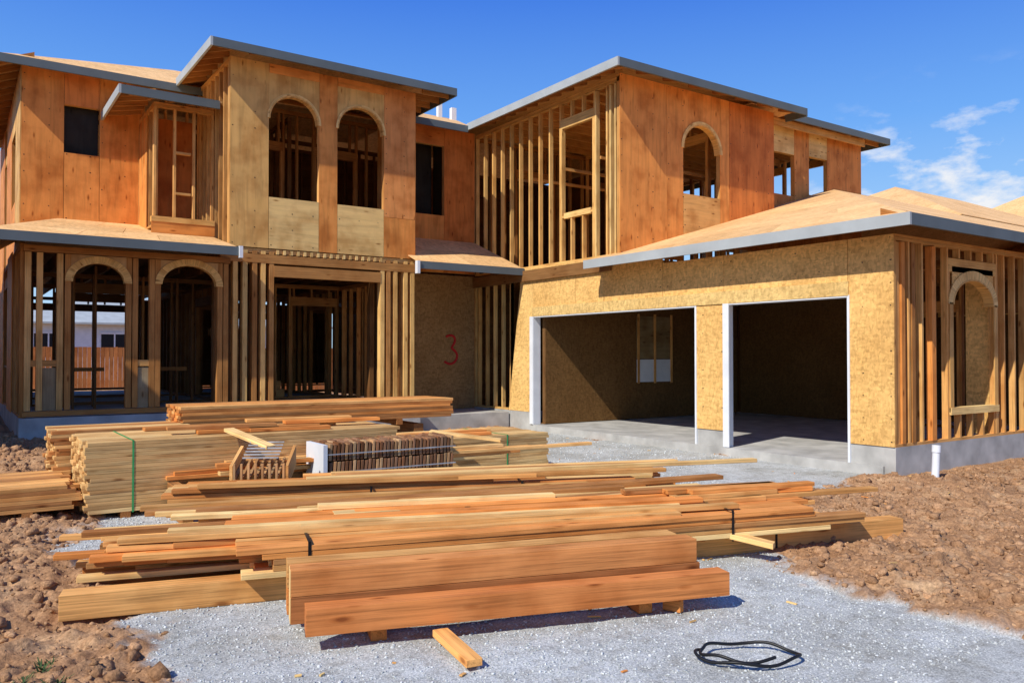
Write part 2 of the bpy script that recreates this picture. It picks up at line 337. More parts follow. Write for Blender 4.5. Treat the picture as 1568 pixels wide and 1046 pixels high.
# --- recess wall (between tower and wing)
RY=16.4
frame('x',RY,7.76,10.2,3.5,6.85,[(8.3,9.35,4.82,6.43)])
sheet('x',RY,7.76,8.3,3.5,6.85,RED); sheet('x',RY,8.3,9.35,3.5,4.82,ORANGE); sheet('x',RY,8.3,9.35,6.43,6.85,RED); sheet('x',RY,9.35,10.18,3.5,6.85,RED)
P('x',RY,8.3,9.35,.6,.62,4.7,6.6,ply,(.04,.03,.02)); P('y',9.45,RY+.1,RY+.7,0,.02,4.7,6.6,ply,(.04,.03,.02))  # near-black panels behind the opening, colour stands in for a dark room
# entry lower
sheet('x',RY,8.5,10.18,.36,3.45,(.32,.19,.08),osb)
frame('x',RY,7.8,10.2,.36,3.3,[],t=DFIR)
# --- wing left wall (faces -X) upper
WX=10.2
frame('y',WX,11.3,RY,3.46,6.8,[(12.1,13.05,4.42,6.2)],sp=.36,t=TAN,jit=.15)
for k in (11.42,11.56,11.98): P('y',WX,k,k+.04,0,.09,3.5,6.7,fr,PALE)
P('y',WX,12.14,12.98,-.01,.09,4.36,4.47,fr,PALE)
# lower wing wall
frame('y',WX,14.9,RY,.39,3.3,[],sp=.33,t=TAN)
for s0,s1,z0,z1 in ((11.75,12.6,2.42,3.46),(12.6,14.04,2.42,3.46)): sheet('y',WX,s0,s1,z0,z1,OSB,osb)
osb.hexa([(10.184,14.04,.39),(10.184,14.95,.39),(10.198,14.95,.39),(10.198,14.04,.39),(10.184,14.04,3.46),(10.184,14.45,3.46),(10.198,14.45,3.46),(10.198,14.04,3.46)],OSB)
for y in np.arange(11.7,14.9,.4): P('y',WX,y,y+.04,0,.09,2.6 if y<14 else .4,3.4,fr,FIR)
# --- wing front wall
FY=11.3
frame('x',FY,10.2,14.62,3.3,6.85,[(11.85,12.92,4.79,6.22)])
sheet('x',FY,10.18,11.4,3.45,6.85,ORANGE,nails=True); sheet('x',FY,11.4,11.85,3.45,6.85,ORANGE,nails=True,jit=.02); sheet('x',FY,11.85,12.92,3.8,4.79,(.72,.38,.12),nails=True)
sheet('x',FY,12.92,13.2,3.8,6.85,ORANGE); sheet('x',FY,13.2,14.64,3.8,6.85,RED,nails=True)
archtop('x',FY,11.85,12.92,6.85,5.69,.53,ORANGE); archring('x',FY,11.85,12.92,5.69,.53,.06,PALE)
sheet('y',14.64,FY,11.75,4,6.85,RED)
FY2=11.75
frame('x',FY2,14.62,18.6,4.3,6.9,[(15.2,15.95,5.25,6.2),(16.5,17.2,5.35,6.25)])
for s0,s1,z0,z1,c in ((14.62,15.2,4,6.9,RED),(15.2,15.95,4,5.25,ORANGE),(15.2,15.95,6.2,6.9,PALE),(15.95,16.5,4,6.9,ORANGE),(16.5,17.2,4,5.35,ORANGE),(16.5,17.2,6.25,6.9,PALE),(17.2,18.6,4,6.9,ORANGE)):
    sheet('x',FY2,s0,s1,z0,z1,c,nails=True)
frame('y',18.5,FY2+.1,20,4.2,6.9,[(12.1,13.6,5.0,6.5),(14.0,15.6,5.0,6.5)],sp=.45)
# wing interior
frame('x',16.5,10.3,18.5,3.5,6.8,[(11.5,12.6,3.6,6),(14,16,3.6,6)],t=DFIR)
frame('y',13.6,11.5,16.4,3.5,6.8,[(12.3,14.2,3.6,6.3)])
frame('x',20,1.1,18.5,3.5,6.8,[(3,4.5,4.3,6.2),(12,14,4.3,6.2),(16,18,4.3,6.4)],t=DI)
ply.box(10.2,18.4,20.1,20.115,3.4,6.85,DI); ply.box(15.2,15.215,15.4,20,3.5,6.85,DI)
for y in np.arange(11.5,16.4,.5): fr.box(10.3,18.4,y,y+.04,6.70,6.86,FIR)
for k in range(3): fr.box(10.6,13.5,12.3+k*1.2,12.34+k*1.2,5.5,5.56,FIR)
# second floor deck
osb.box(1.0,7.7,15.2,25,3.5,3.53,(.5,.3,.12)); osb.box(7.7,10.2,16.5,25,3.42,3.45,OSB); osb.box(10.3,18.5,11.4,20,3.42,3.45,OSB)
for x in np.arange(1.1,18.4,.41): fr.box(x,x+.04,16.5 if x<10 else 11.5,24.9 if x<10 else 19.9,3.18,3.41,DI,.2)
# --- main lower interior
con.box(.85,7.8,14.62,25,-.3,.62,(.8,.8,.8)); con.box(7.8,10.15,14.9,25,-.3,.35,(.36,.37,.38))
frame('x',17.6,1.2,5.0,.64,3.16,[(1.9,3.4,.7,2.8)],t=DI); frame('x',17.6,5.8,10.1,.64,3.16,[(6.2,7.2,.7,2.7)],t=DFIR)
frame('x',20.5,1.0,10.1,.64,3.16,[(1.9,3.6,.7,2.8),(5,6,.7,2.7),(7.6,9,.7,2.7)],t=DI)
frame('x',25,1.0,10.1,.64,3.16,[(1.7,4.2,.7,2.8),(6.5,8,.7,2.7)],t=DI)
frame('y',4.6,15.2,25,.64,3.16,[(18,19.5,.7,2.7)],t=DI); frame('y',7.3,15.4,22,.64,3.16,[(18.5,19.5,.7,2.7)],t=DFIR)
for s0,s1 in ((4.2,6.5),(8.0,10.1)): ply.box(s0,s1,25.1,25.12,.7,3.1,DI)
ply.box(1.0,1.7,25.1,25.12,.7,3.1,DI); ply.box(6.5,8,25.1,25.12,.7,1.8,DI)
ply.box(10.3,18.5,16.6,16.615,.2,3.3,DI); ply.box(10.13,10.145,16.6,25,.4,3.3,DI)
for k in range(9): fr.box(5.2,6.3,18.4+k*.27,18.68+k*.27,.64+k*.18,.68+k*.18+.14,FIR)
# left porch arches wall
AY=14.7
fr.box(.9,4.05,AY,AY+.12,.64,.72,DFIR)
fr.box(.9,4.05,AY,AY+.12,3.22,3.32,DFIR)
for s in (.92,1.08,1.36,1.47,2.36,2.46,2.72,2.81,3.83,3.93): fr.box(s,s+.085,AY,AY+.12,.73,3.21,DFIR if s>1.4 else FIR,.15)
for a,b_,sp_,rs in ((1.555,2.36,2.78,.33),(2.895,3.83,2.80,.36)):
    archtop('x',AY,a,b_,3.21,sp_,rs,(.5,.28,.11),mb=ply,d0=.0,d1=.02); archring('x',AY,a,b_,sp_,rs,.09,TAN,d0=-.02,d1=-.001)
fr.box(1.005,1.36,AY+.01,AY+.1,1.42,1.52,DFIR); fr.box(2.545,2.72,AY+.01,AY+.1,1.42,1.52,FIR); fr.box(1.17,1.355,AY+.02,AY+.09,.73,1.4,(.30,.20,.10)); ply.box(2.55,2.715,AY+.02,AY+.04,.73,1.40,(.42,.32,.18))
for x in (1.75,2.1): fr.box(x,x+.04,AY+1.6,AY+1.69,.64,3.2,DI)
for a,b_ in ((1.56,2.35),(2.9,3.82)):
    fr.box(a,b_,AY+2.2,AY+2.26,1.3,1.37,DFIR); fr.box(a+.1,a+.14,AY+2.21,AY+2.3,.64,3.1,DFIR); fr.box(b_-.2,b_-.16,AY+2.21,AY+2.3,.64,3.1,DI)
# --- garage
GX0,GY0=10.2,5.97
con.box(10.2,26,5.97,6.12,-.3,.39,(.36,.37,.38))
con.box(10.2,10.35,6.121,6.64,-.3,.388,(.36,.37,.38)); con.box(10.2,10.35,8.83,9.44,-.3,.388,(.36,.37,.38)); con.box(10.19,10.35,14.04,14.895,-.3,.388,(.36,.37,.38)); con.box(10.19,10.35,14.9,16.4,-.3,.386,(.36,.37,.38))
con.box(10.16,18.6,6.125,14.0,-.3,.13,(.40,.41,.42))
for s0,s1,z0,z1 in ((5.97,6.64,.39,3.2),(8.83,9.44,.39,2.42),(6.64,8.83,2.42,3.2),(8.83,10.2,2.42,3.2),(10.2,11.75,2.42,3.3)):
    sheet('y',GX0,s0,s1,z0,z1,OSB,osb,nails=True)
osb.box(10.165,10.183,6.62,14.06,2.42,2.62,PALE)   # header trim board
for s0,s1 in ((5.99,6.6),(8.87,9.4)):
    for s in np.arange(s0,s1,.14): P('y',GX0,s,s+.04,0.002,.14,.40,3.1,fr,FIR)
P('y',GX0,6.0,11.3,.0,.14,2.46,3.05,fr,DFIR)
for s in (6.61,8.80,9.41,14.01):
    wh.box(10.17,10.36,s,s+.035,.13,2.43,(1,1,1))
for a,b_ in ((6.65,8.79),(9.45,14.005)): wh.box(10.172,10.36,a,b_,2.40,2.418,(1,1,1))
wh.box(10.160,10.179,8.72,8.84,.14,2.42,(1,1,1)); wh.box(10.160,10.179,14.02,14.13,.14,2.42,(1,1,1))
# garage side wall (faces -Y)
frame('x',GY0,10.2,26,.39,3.2,[(11.6,12.9,.85,2.78),(14.4,15.6,.85,2.78)],sp=.33,t=FIR)
P('x',GY0,10.35,10.43,-.01,.08,.43,3.1,fr,ORANGE); P('x',GY0,10.6,10.68,-.01,.08,.43,3.1,fr,DFIR); P('x',GY0,11.1,11.2,-.01,.08,.43,3.1,fr,ORANGE)
archtop('x',GY0,11.66,12.84,2.86,2.32,.38,OSB,mb=osb,d0=-.0,d1=.015); archring('x',GY0,11.66,12.84,2.32,.38,.12,PALE,d0=-.016,d1=-.001)
for a in (11.56,12.84): P('x',GY0,a,a+.1,-.016,-.001,.8,2.34,fr,TAN)
P('x',GY0,11.56,12.94,-.03,.1,.76,.86,fr,PALE)
sheet('y',13.0,6.1,6.45,.4,3.0,OSB,osb)
# garage interior walls
DK=(.17,.09,.032)  # DK: garage sheathing with interior shade put into its colour
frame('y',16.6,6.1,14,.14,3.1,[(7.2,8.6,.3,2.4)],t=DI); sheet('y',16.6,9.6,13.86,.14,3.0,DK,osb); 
for y_ in np.arange(6.4,9.3,.41): ply.box(16.72,16.74,y_+.05,y_+.40,2.38,2.58,(.80,.48,.14))  # sunlit strip between studs, sunlight put into the bright colour
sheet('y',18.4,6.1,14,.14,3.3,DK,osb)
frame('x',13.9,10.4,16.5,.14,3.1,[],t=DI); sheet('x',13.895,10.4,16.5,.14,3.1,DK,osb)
frame('y',13.4,6.2,8.2,.14,3.1,[(6.8,7.6,.2,2.3)],t=DFIR)
P('x',13.85,13.0,14.1,-.02,0,.98,1.5,wh,(.5,.5,.5)); P('x',13.86,13.0,14.1,-.02,0,1.52,2.5,ply,(.24,.17,.08))
for s in (13.0,13.52,14.06): P('x',13.83,s,s+.06,-.02,0,.95,2.55,fr,FIR)
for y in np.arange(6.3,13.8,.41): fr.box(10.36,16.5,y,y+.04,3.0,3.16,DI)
# --- roofs
RC=(.80,.50,.23)
def eaveX(x0,x1,y,z,h=.15): fas.box(x0,x1,y-.02,y+.02,z-h,z,(1,1,1),.02)
def eaveY(y0,y1,x,z,h=.15): fas2.box(x-.02,x+.02,y0,y1,z-h-.003,z+.003,(1,1,1),.02)
def panels(quad,n,m_):
    a,b_,c,d=[Vector(p) for p in quad]
    def pt(u,v): return (a*(1-u)+b_*u)*(1-v)+(d*(1-u)+c*u)*v
    for j in range(m_):
        v0,v1=j/m_,(j+1)/m_; off=.5/n if j%2 else 0
        us=[0]+[min(1,(i+1)/n-off) for i in range(n)]+([1] if off else [])
        for u0,u1 in zip(us[:-1],us[1:]):
            if u1-u0<1e-4: continue
            e=.0015; roof.slab([pt(u0+e,v0+e),pt(u1-e,v0+e),pt(u1-e,v1-e),pt(u0+e,v1-e)],.02,RC,.12)
def hip(x0,x1,y0,y1,z,sl,th=.02):
    w=min(x1-x0,y1-y0)/2; zr=z+sl*w
    if x1-x0>y1-y0: A=(x0+w,(y0+y1)/2,zr);B=(x1-w,(y0+y1)/2,zr)
    else: A=((x0+x1)/2,y0+w,zr);B=((x0+x1)/2,y1-w,zr)
    a,b_,c,d=(x0,y0,z),(x1,y0,z),(x1,y1,z),(x0,y1,z)
    if x1-x0>y1-y0:
        roof.slab([a,b_,B,A],th,RC);roof.slab([c,d,A,B],th,RC);roof.slab([d,a,A],th,RC);roof.slab([b_,c,B],th,RC)
    else:
        roof.slab([a,b_,A],th,RC);roof.slab([b_,c,B,A],th,RC);roof.slab([c,d,B],th,RC);roof.slab([d,a,A,B],th,RC)
def tailsX(x0,x1,y,z,sl,L=.6,sp=.55):
    for x in np.arange(x0+.1,x1,sp):
        fr.hexa([(x,y+.03,z-.14),(x+.045,y+.03,z-.14),(x+.045,y+L,z-.14+sl*L),(x,y+L,z-.14+sl*L),(x,y+.03,z-.025),(x+.045,y+.03,z-.025),(x+.045,y+L,z-.025+sl*L),(x,y+L,z-.025+sl*L)],DFIR)
def tailsY(y0,y1,x,z,sl,L=.6,sp=.55):
    for y in np.arange(y0+.1,y1,sp):
        fr.hexa([(x+.03,y,z-.14),(x+L,y,z-.14+sl*L),(x+L,y+.045,z-.14+sl*L),(x+.03,y+.045,z-.14),(x+.03,y,z-.025),(x+L,y,z-.025+sl*L),(x+L,y+.045,z-.025+sl*L),(x+.03,y+.045,z-.025)],DFIR)
# main left
hip(.5,10.6,16.9,24.6,6.93,.40); eaveX(.5,4.2,16.88,6.93); tailsX(.5,4,16.9,6.93,.4); eaveY(16.9,24.6,.48,6.93); tailsY(17.2,24,.5,6.93,.4,.7)
# tower
hip(3.62,8.42,14.32,19.5,7.04,.30); eaveX(3.62,8.41,14.3,7.04); tailsX(3.7,8.3,14.3,7.04,.3,.55,.6); eaveY(14.28,16.9,3.6,7.04); fas.box(8.41,8.45,14.28,16.5,6.88,7.04,(1,1,1)); tailsY(14.6,17,3.62,7.04,.3,.5,.4)
for y in np.arange(14.5,16.4,.4): fr.box(7.78,8.38,y,y+.045,6.88,7.0,DFIR)
# recess
roof.slab([(7.6,15.9,6.84),(9.8,15.9,6.84),(12,20.4,8.45),(7.6,20.4,8.45)],.02,RC); eaveX(7.9,9.68,15.88,6.84); tailsX(7.9,9.7,15.9,6.84,.35)
# wing
hip(9.72,15.1,10.82,24,6.9,.30); eaveX(9.72,15.08,10.8,6.9); tailsX(9.8,15,10.8,6.9,.3,.5,.7); eaveY(10.78,15.92,9.7,6.9); tailsY(11,15.9,9.72,6.9,.3,.55,.41); fas.box(15.08,15.12,10.78,11.32,6.73,6.9,(1,1,1))
hip(14.0,19.2,11.37,20,6.98,.30); eaveX(15.12,19.18,11.35,6.98); tailsX(15.2,19.1,11.35,6.98,.3,.45,.6); fas.box(19.18,19.22,11.33,20,6.82,6.98,(1,1,1))
for y in np.arange(11.6,14,.5): fr.box(18.6,19.15,y,y+.045,6.83,6.95,DFIR)
# bay roof
roof.slab([(2.35,15.3,6.25),(4.05,15.3,6.25),(4.05,17.3,6.75),(3.0,17.3,6.75)],.02,RC); roof.slab([(2.35,17.3,6.25),(2.35,15.3,6.25),(3.0,17.3,6.75)],.02,RC)
eaveX(2.35,4.0,15.28,6.25); eaveY(15.26,17.28,2.33,6.25); tailsX(2.4,4,15.3,6.25,.2,.5,.35); tailsY(15.4,17.2,2.35,6.25,.2,.6,.35)
# left porch roof
panels([(.3,14.2,3.46),(4.04,14.2,3.46),(4.04,17.29,4.15),(1.6,17.29,4.15)],3,3); eaveX(.3,4.04,14.18,3.46); tailsX(.3,4,14.2,3.46,.22,.5,.4)
roof.slab([(.3,20,3.46),(.3,14.2,3.46),(1.6,17.29,4.15)],.02,RC); eaveY(14.2,22,.28,3.46)
wh.box(4.04,4.10,14.12,14.2,3.27,3.47,(1,1,1))
# entry roof
panels([(7.6,14.37,3.47),(10.17,14.37,3.47),(10.17,16.38,4.25),(7.6,16.38,4.25)],2,2); eaveX(7.62,10.17,14.35,3.47,.15); tailsX(7.8,10.1,14.37,3.47,.39,.5,.4)
wh.box(7.56,7.62,14.3,14.40,3.22,3.47,(1,1,1))
# garage roof
c0=(9.72,5.5,3.36); H=(17.8,12.0,5.68)
A_=Vector(c0);H_=Vector(H);W_=Vector((9.72,11.74,3.36))
def cut(f): return A_*(1-f)+H_*f, W_*(1-f)+Vector((17.8,11.99,5.68))*f
for i in range(7):
    f0,f1=i/7,(i+1)/7; p0,w0=cut(f0); p1,w1=cut(f1)
    nn=max(1,int(round((w0.y-p0.y)/2.2))); off=.3 if i%2 else 0
    vs_=sorted(set([0,1]+[min(1,max(0,(k+off)/nn)) for k in range(nn+1)]))
    for v0,v1 in zip(vs_[:-1],vs_[1:]):
        roof.slab([p0*(1-v0)+w0*v0,p1*(1-v0)+w1*v0,p1*(1-v1)+w1*v1,p0*(1-v1)+w0*v1],.02,RC,.10)
roof.slab([c0,(34,5.5,3.36),(30,12.0,5.68),H],.02,RC)
roof.slab([(30,12,5.68),(17.8,12,5.68),(17.8,14,5.0),(34,14,5.0)],.02,RC)
eaveY(5.46,11.75,9.70,3.36); eaveX(9.72,34,5.48,3.36); tailsY(5.7,11.7,9.72,3.36,.28,.5,.6); tailsX(9.8,26,5.5,3.36,.35,.48,.5)
hip(20,32,10,18,5.0,.45); hip(29,45,8,20,4.8,.567)
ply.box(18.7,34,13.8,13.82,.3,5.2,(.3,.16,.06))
fr.obj("wall_framing",M_fir,house); ply.obj("plywood_sheathing",M_ply,house); osb.obj("osb_sheathing",M_osb,house)
roof.obj("roof_deck",M_roof,house); fas.obj("fascia",M_fascia,house); fas2.obj("side_fascia",M_fascia_lit,house); con.obj("foundation",M_conc,house); wh.obj("door_jambs",M_white,house); nail.obj("nail_heads",M_black,house)
# red mark sprayed on entry OSB
cu=bpy.data.curves.new("red_mark",'CURVE'); cu.dimensions='3D'; cu.bevel_depth=.028
sp_=cu.splines.new('NURBS'); pts=[(-.16,.30),(.0,.38),(.15,.26),(.0,.06),(.0,.04),(.18,-.08),(.12,-.28),(-.05,-.36),(-.2,-.26)]
sp_.points.add(len(pts)-1)
for i,(x,z) in enumerate(pts): sp_.points[i].co=(9.55+x,RY-.02,1.72+z,1)
sp_.use_endpoint_u=True
o=bpy.data.objects.new("spray_mark",cu); o.parent=house; cu.materials.append(M_red); bpy.context.scene.collection.objects.link(o)
mb=MB(); mb.box(11.0,11.12,19.6,19.72,8.1,8.65,(1,1,1)); mb.box(11.25,11.4,19.3,19.42,8.0,8.4,(1,1,1)); mb.obj("roof_vent",M_white,house)
# ---------------------------------------------------------------- LUMBER
L1=(.74,.38,.125); L2=(.64,.25,.068); L3=(.82,.54,.22); L4=(.46,.21,.07); L5=(.74,.30,.08)
def pick(): return random.choice([L1,L1,L2,L3,L5,L4])
def strap(mb,p,d,off,w,h,wd=.02,c=(1,1,1)):
    a=math.radians(d); x,y,z=p; ux,uy=math.cos(a),math.sin(a); nx_,ny_=-uy,ux; e=.004
    b=(x+ux*off,y+uy*off)
    mb.obox((b[0]-nx_*e,b[1]-ny_*e,z-.01),d,wd,e-.001,h+.014,c)
    mb.obox((b[0]-nx_*e,b[1]-ny_*e,z+h+.001),d,wd,w+2*e,.003,c)
    mb.obox((b[0]+nx_*(w+.001),b[1]+ny_*(w+.001),z-.01),d,wd,e,h+.014,c)
# front timbers
e=empty("timber_beams"); mb=MB()
mb.obox((1.575,4.243,.09),-17.3,2.59,.14,.145,(.62,.22,.064),.03)
for k in range(2):
    mb.obox((1.578,4.487+.0,.09+k*.153),-16.7+.1*k,2.60-.02*k,.145,.15,(.66,.27,.085) if k else (.42,.155,.05),.04)
    mb.obox((1.574,4.4895,.093+k*.153),-16.7+.1*k,.004,.140,.144,L3,.04)
mb.obox((1.62,4.67,.09),-16.7,2.6,.14,.15,L2); mb.obox((1.62,4.67,.245),-16.6,2.55,.14,.145,L1)
mb.obj("beams",M_lum,e,.005)
mb=MB()
for t_ in (.45,2.1): mb.obox((1.6+t_*.955,4.33-t_*.297,0),73,.55,.09,.088,L2)
mb.obj("dunnage",M_lum,e,.004)
# big loose pile
e=empty("lumber_pile"); mb=MB()
mb.obox((.54,5.595,.0),-14.5,3.2,.16,.155,L1,.03); mb.obox((3.75,4.80,.0),-14.8,3.25,.16,.17,L1,.03)
mb.obox((.75,6.3,.0),-14.5,5.5,.14,.15,L2); mb.obox((1.0,6.9,.0),-16,5.4,.14,.15,L2)
random.seed(21)
for r in range(5):
    for c in range(5):
        st=R(-.12,.12)
        mb.obox((1.6+st+c*.035,5.22+c*.145-st*.26,.175+r*.0385),-15.2+R(-.15,.15),4.45+R(-.15,.3),.138,.0365,pick())
for i in range(50):
    x=.55+R(0,1)*1.3; y=5.72+R(0,1)*1.4-(x-.5)*.25
    z=.16+.044*random.randint(0,5)*(1 if y<6.9 else .75)
    mb.obox((x,y,z),-16.5+R(-3.2,2.4),R(3.2,4.9),random.choice([.09,.14,.09,.09]),.038,pick(),.28,tilt=R(-.012,.008))
for i in range(11):
    mb.obox((.55+R(0,.9),5.62+R(0,.35),.165+.042*(i%4)),-15+R(-2.5,2.5),R(1.8,3.3),.09,.038,pick(),.28)
for r in range(5):
    for c in range(5):
        st=R(-.10,.10)
        mb.obox((1.55+st+c*.05,7.28+c*.142-st*.4,.235+r*.0385),-21+R(-.2,.2),4.35+R(-.1,.25),.138,.0365,pick())
for i in range(9):
    mb.obox((1.6+R(-.3,1.6),7.35+R(0,.5)-.3,.432+.04*(i%2)),-20.5+R(-2,2),R(2.5,4.4),.09,.038,pick(),tilt=R(-.004,.004))
mb.obox((2.6,7.0,.475),-17.5,4.6,.09,.038,L3)
mb.obox((2.35,5.75,.385),-15,2.6,.14,.038,L3); mb.obox((2.3,5.95,.425),-19,1.9,.09,.038,L3); mb.obox((3.3,5.45,.385),-9,1.6,.09,.04,L4)
for k in range(3): mb.obox((1.9+k*1.6,7.0-k*.6,.0),70,.9,.09,.23,L4)
for i in range(10): mb.obox((4.6+R(0,.6),4.75+R(0,.5)-.1,.365+.0385*(i%3)),-15+R(-3,3),R(1.0,1.9),.09,.038,pick())
mb.obox((5.0,4.32,.17),-60,.35,.12,.04,L3,tilt=-.15)
mb.obj("boards",M_lum,e,.0035)
mb=MB()
strap(mb,(1.6,5.22,.16),-15.2,.33,.86,.225); strap(mb,(1.6,5.22,.16),-15.2,3.55,.86,.225)
strap(mb,(1.55,7.26,.225),-21,1.62,.88,.207); strap(mb,(1.55,7.26,.225),-21,3.0,.88,.207)
strap(mb,(3.75,4.80,0),-14.8,1.9,.17,.172)
mb.obj("straps",M_black,e)
# stacked bundles behind
def bundle(name,x0,x1,y0,y1,z0,z1,colors,th=.0385,bw=.14,straps=(),smat=None,j=.03):
    e=empty(name); mb=MB(); z=z0
    while z<z1-.01:
        y=y0
        while y<y1-.01:
            mb.box(x0+R(-j,j),x1+R(-j,j),y+R(0,.003),min(y+bw-.003,y1),z,z+th-.0015,random.choice(colors),.16); y+=bw
        z+=th
    mb.obj("boards",M_lum,e,.003)
    d=MB()
    for x in np.arange(x0+.3,x1,1.3): d.box(x,x+.09,y0,y1,z0-.085,z0-.002,L4)
    d.obj("dunnage",M_lum,e)
    if straps:
        s=MB()
        for x in straps: strap(s,(x,y0,z0),0,0,y1-y0,z-z0,.018)
        s.obj("straps",smat or M_green,e)
    return z
BT=(.68,.43,.175)
bundle("lumber_bundle",1.08,4.4,8.8,10.0,.06,.74,[BT,(.58,.35,.14),(.74,.49,.21)],straps=(1.48,),smat=M_green)
bundle("lumber_bundle",4.45,6.9,9.15,10.3,.06,.50,[BT,(.58,.35,.14),(.76,.51,.22)],straps=(6.2,),smat=M_green)
bundle("lumber_bundle",2.3,6.1,10.45,11.3,.70,.97,[L1,L2,L4,L5],straps=())
d=MB(); 
for x in (2.9,4.2,5.5):
    d.box(x,x+.15,10.5,11.25,.0,.40,L4); d.box(x,x+.15,10.5,11.25,.401,.61,L4)
d.obj("timber_cribbing",M_lum)
bundle("lumber_bundle",.25,1.0,8.9,10.2,.12,.36,[L4,L1],j=.08)
bundle("lumber_bundle",.92,2.3,10.05,10.9,.2,.78,[BT,L4],j=.05)
d=MB()
for i in range(14):
    d.obox((1.4+R(0,2.6),8.45+R(0,.3),.34+.04*(i%4)),R(-6,4),R(1.4,3.0),.09,.038,pick())
for i in range(8):
    d.obox((1.7+R(0,1.6),8.9+R(0,.9),.757 if i<5 else .80),R(-7,5),R(.8,1.4),.14,.038,pick())
for i in range(3):
    d.obox((4.6+R(0,.6),9.3+R(0,.5),.525),R(-7,5),R(.8,1.5),.14,.038,pick())
for x in (1.8,3.2): d.box(x,x+.1,8.1,8.75,.0,.32,L4)
d.obox((4.95,9.05,.62),-38,.9,.2,.03,L3,tilt=-.12); d.obox((2.35,8.75,.80),-70,.7,.12,.035,L3,tilt=-.2)
d.obj("loose_boards",M_lum,None,.003)
# roof tile bundles
e=empty("roof_tile_bundle"); mb=MB()
TB=(.27,.135,.07)
for r in range(2):
    for k in range(3):
        for i in range(34): 
            x=3.27+i*.0445; y=8.15+k*.16; z=.30+r*.19; dz=R(-.01,.01)
            mb.hexa([(x,y,z),(x+.03,y,z),(x+.03,y+.15,z),(x,y+.15,z),(x+.012,y,z+.175+dz),(x+.042,y,z+.175+dz),(x+.042,y+.15,z+.18+dz),(x+.012,y+.15,z+.18+dz)],TB if R(0,1)<.75 else (.46,.26,.12),jit=.35)
mb.obj("tiles",wood("tile_clay",(3,20,20),False,.8,.4),e,.003)
mb=MB(); mb.box(3.2,3.245,8.13,8.63,.28,.66,(1,1,1)); mb.obj("paper_cover",M_white,e)
mb=MB(); mb.box(3.25,4.8,8.135,8.142,.36,.372,(1,1,1)); mb.box(3.25,4.8,8.135,8.142,.55,.562,(1,1,1)); mb.obj("straps",M_grey,e)
mb=MB(); mb.box(3.2,4.8,8.15,8.25,.20,.295,L4); mb.box(3.2,4.8,8.5,8.6,.20,.295,L4); mb.box(3.3,3.4,8.1,8.7,0,.198,L4); mb.box(4.6,4.7,8.1,8.7,0,.198,L4); mb.obj("pallet",M_lum,e)
# slatted crate, tipped
e=empty("slatted_crate"); mb=MB(); cx,cy=2.22,7.95
for i in range(8):
    mb.obox((cx+.02+i*.058,cy-.02-i*.031,.37),62,.48,.022,.05,(.40,.23,.10),.25,tilt=.30)
    mb.obox((cx+.02+i*.058,cy-.02-i*.031,.42),62,.03,.022,.14,(.45,.25,.11),.25)
for k in range(2): mb.obox((cx+k*.20,cy+k*.38,.34+k*.14),-28,.52,.035,.05,L1)
for k in range(2): mb.obox((cx+k*.46,cy-k*.245,.34),62,.5,.03,.20,L1,tilt=.28)
mb.obj("slats",M_lum,e,.002); mb=MB()
for i in range(6): mb.obox((cx+.10+i*.035,cy+.03+i*.07,.60+i*.022),-28,.34,.022,.012,(1,1,1))
mb.obj("grey_battens",M_grey,e); mb=MB()
mb.obox((cx,cy,.0),-28,.12,.45,.34,L4); mb.obox((cx+.4,cy-.2,.0),-28,.12,.45,.34,L4); mb.obj("blocks",M_lum,e)
# scraps
mb=MB(); mb.obox((2.24,4.05,.02),-99,.5,.09,.04,L1,tilt=-.01); mb.obj("board_offcut",M_lum,None,.003)
mb=MB(); mb.obox((3.74,3.60,.0),20,.05,.12,.075,L2); mb.obj("wood_block",M_lum,None,.003)
mb=MB()
for i in range(120):
    if i<35: x,y=R(1.2,6.0),R(2.6,5.2)
    elif i<70: x,y=R(5.5,12),R(4.5,5.9)
    else: x,y=R(5,9.8),R(6.5,13)
    z=float(gz(np.array([x]),np.array([y]))[0]); s_=R(.2,1)**2
    mb.obox((x,y,z+.002),R(0,360),.015+.07*s_,.006+.012*R(0,1),.004+.005*R(0,1),random.choice([L1,L3,PALE,L5]),tilt=R(-.05,.1))
mb.obj("wood_debris",M_lum)
# weeds at left
mb=MB()
for k in range(14):
    wx,wy=R(.0,.45),R(4.35,5.1)
    z=float(gz(np.array([wx]),np.array([wy]))[0])
    for i in range(14):
        a_=R(0,6.28); l=R(.02,.06); h=R(.015,.05); x,y=wx+R(-.03,.03),wy+R(-.03,.03); w_=.006
        dx,dy=math.cos(a_),math.sin(a_)
        mb.hexa([(x-dy*w_,y+dx*w_,z),(x+dy*w_,y-dx*w_,z),(x+dy*w_+.001,y-dx*w_,z),(x-dy*w_+.001,y+dx*w_,z),(x+dx*l-dy*.002,y+dy*l+dx*.002,z+h),(x+dx*l+dy*.002,y+dy*l-dx*.002,z+h),(x+dx*l+dy*.002,y+dy*l-dx*.002,z+h+.001),(x+dx*l-dy*.002,y+dy*l+dx*.002,z+h+.001)],(1,1,1),jit=.3)
mb.obj("weeds",flat("weed_green",(.06,.10,.03),.8,.3,20))
# pvc pipe
bpy.ops.mesh.primitive_cylinder_add(vertices=32,radius=.045,depth=.50,location=(10.15,5.42,.22),rotation=(0,.09,0)); o=bpy.context.object; o.name="pvc_pipe"; o.data.materials.append(M_white)
bpy.ops.mesh.primitive_cylinder_add(vertices=32,radius=.052,depth=.09,location=(10.168,5.42,.43),rotation=(0,.09,0)); c_=bpy.context.object; c_.name="collar"; c_.data.materials.append(M_white)
c_.parent=o; c_.matrix_parent_inverse=o.matrix_basis.inverted()
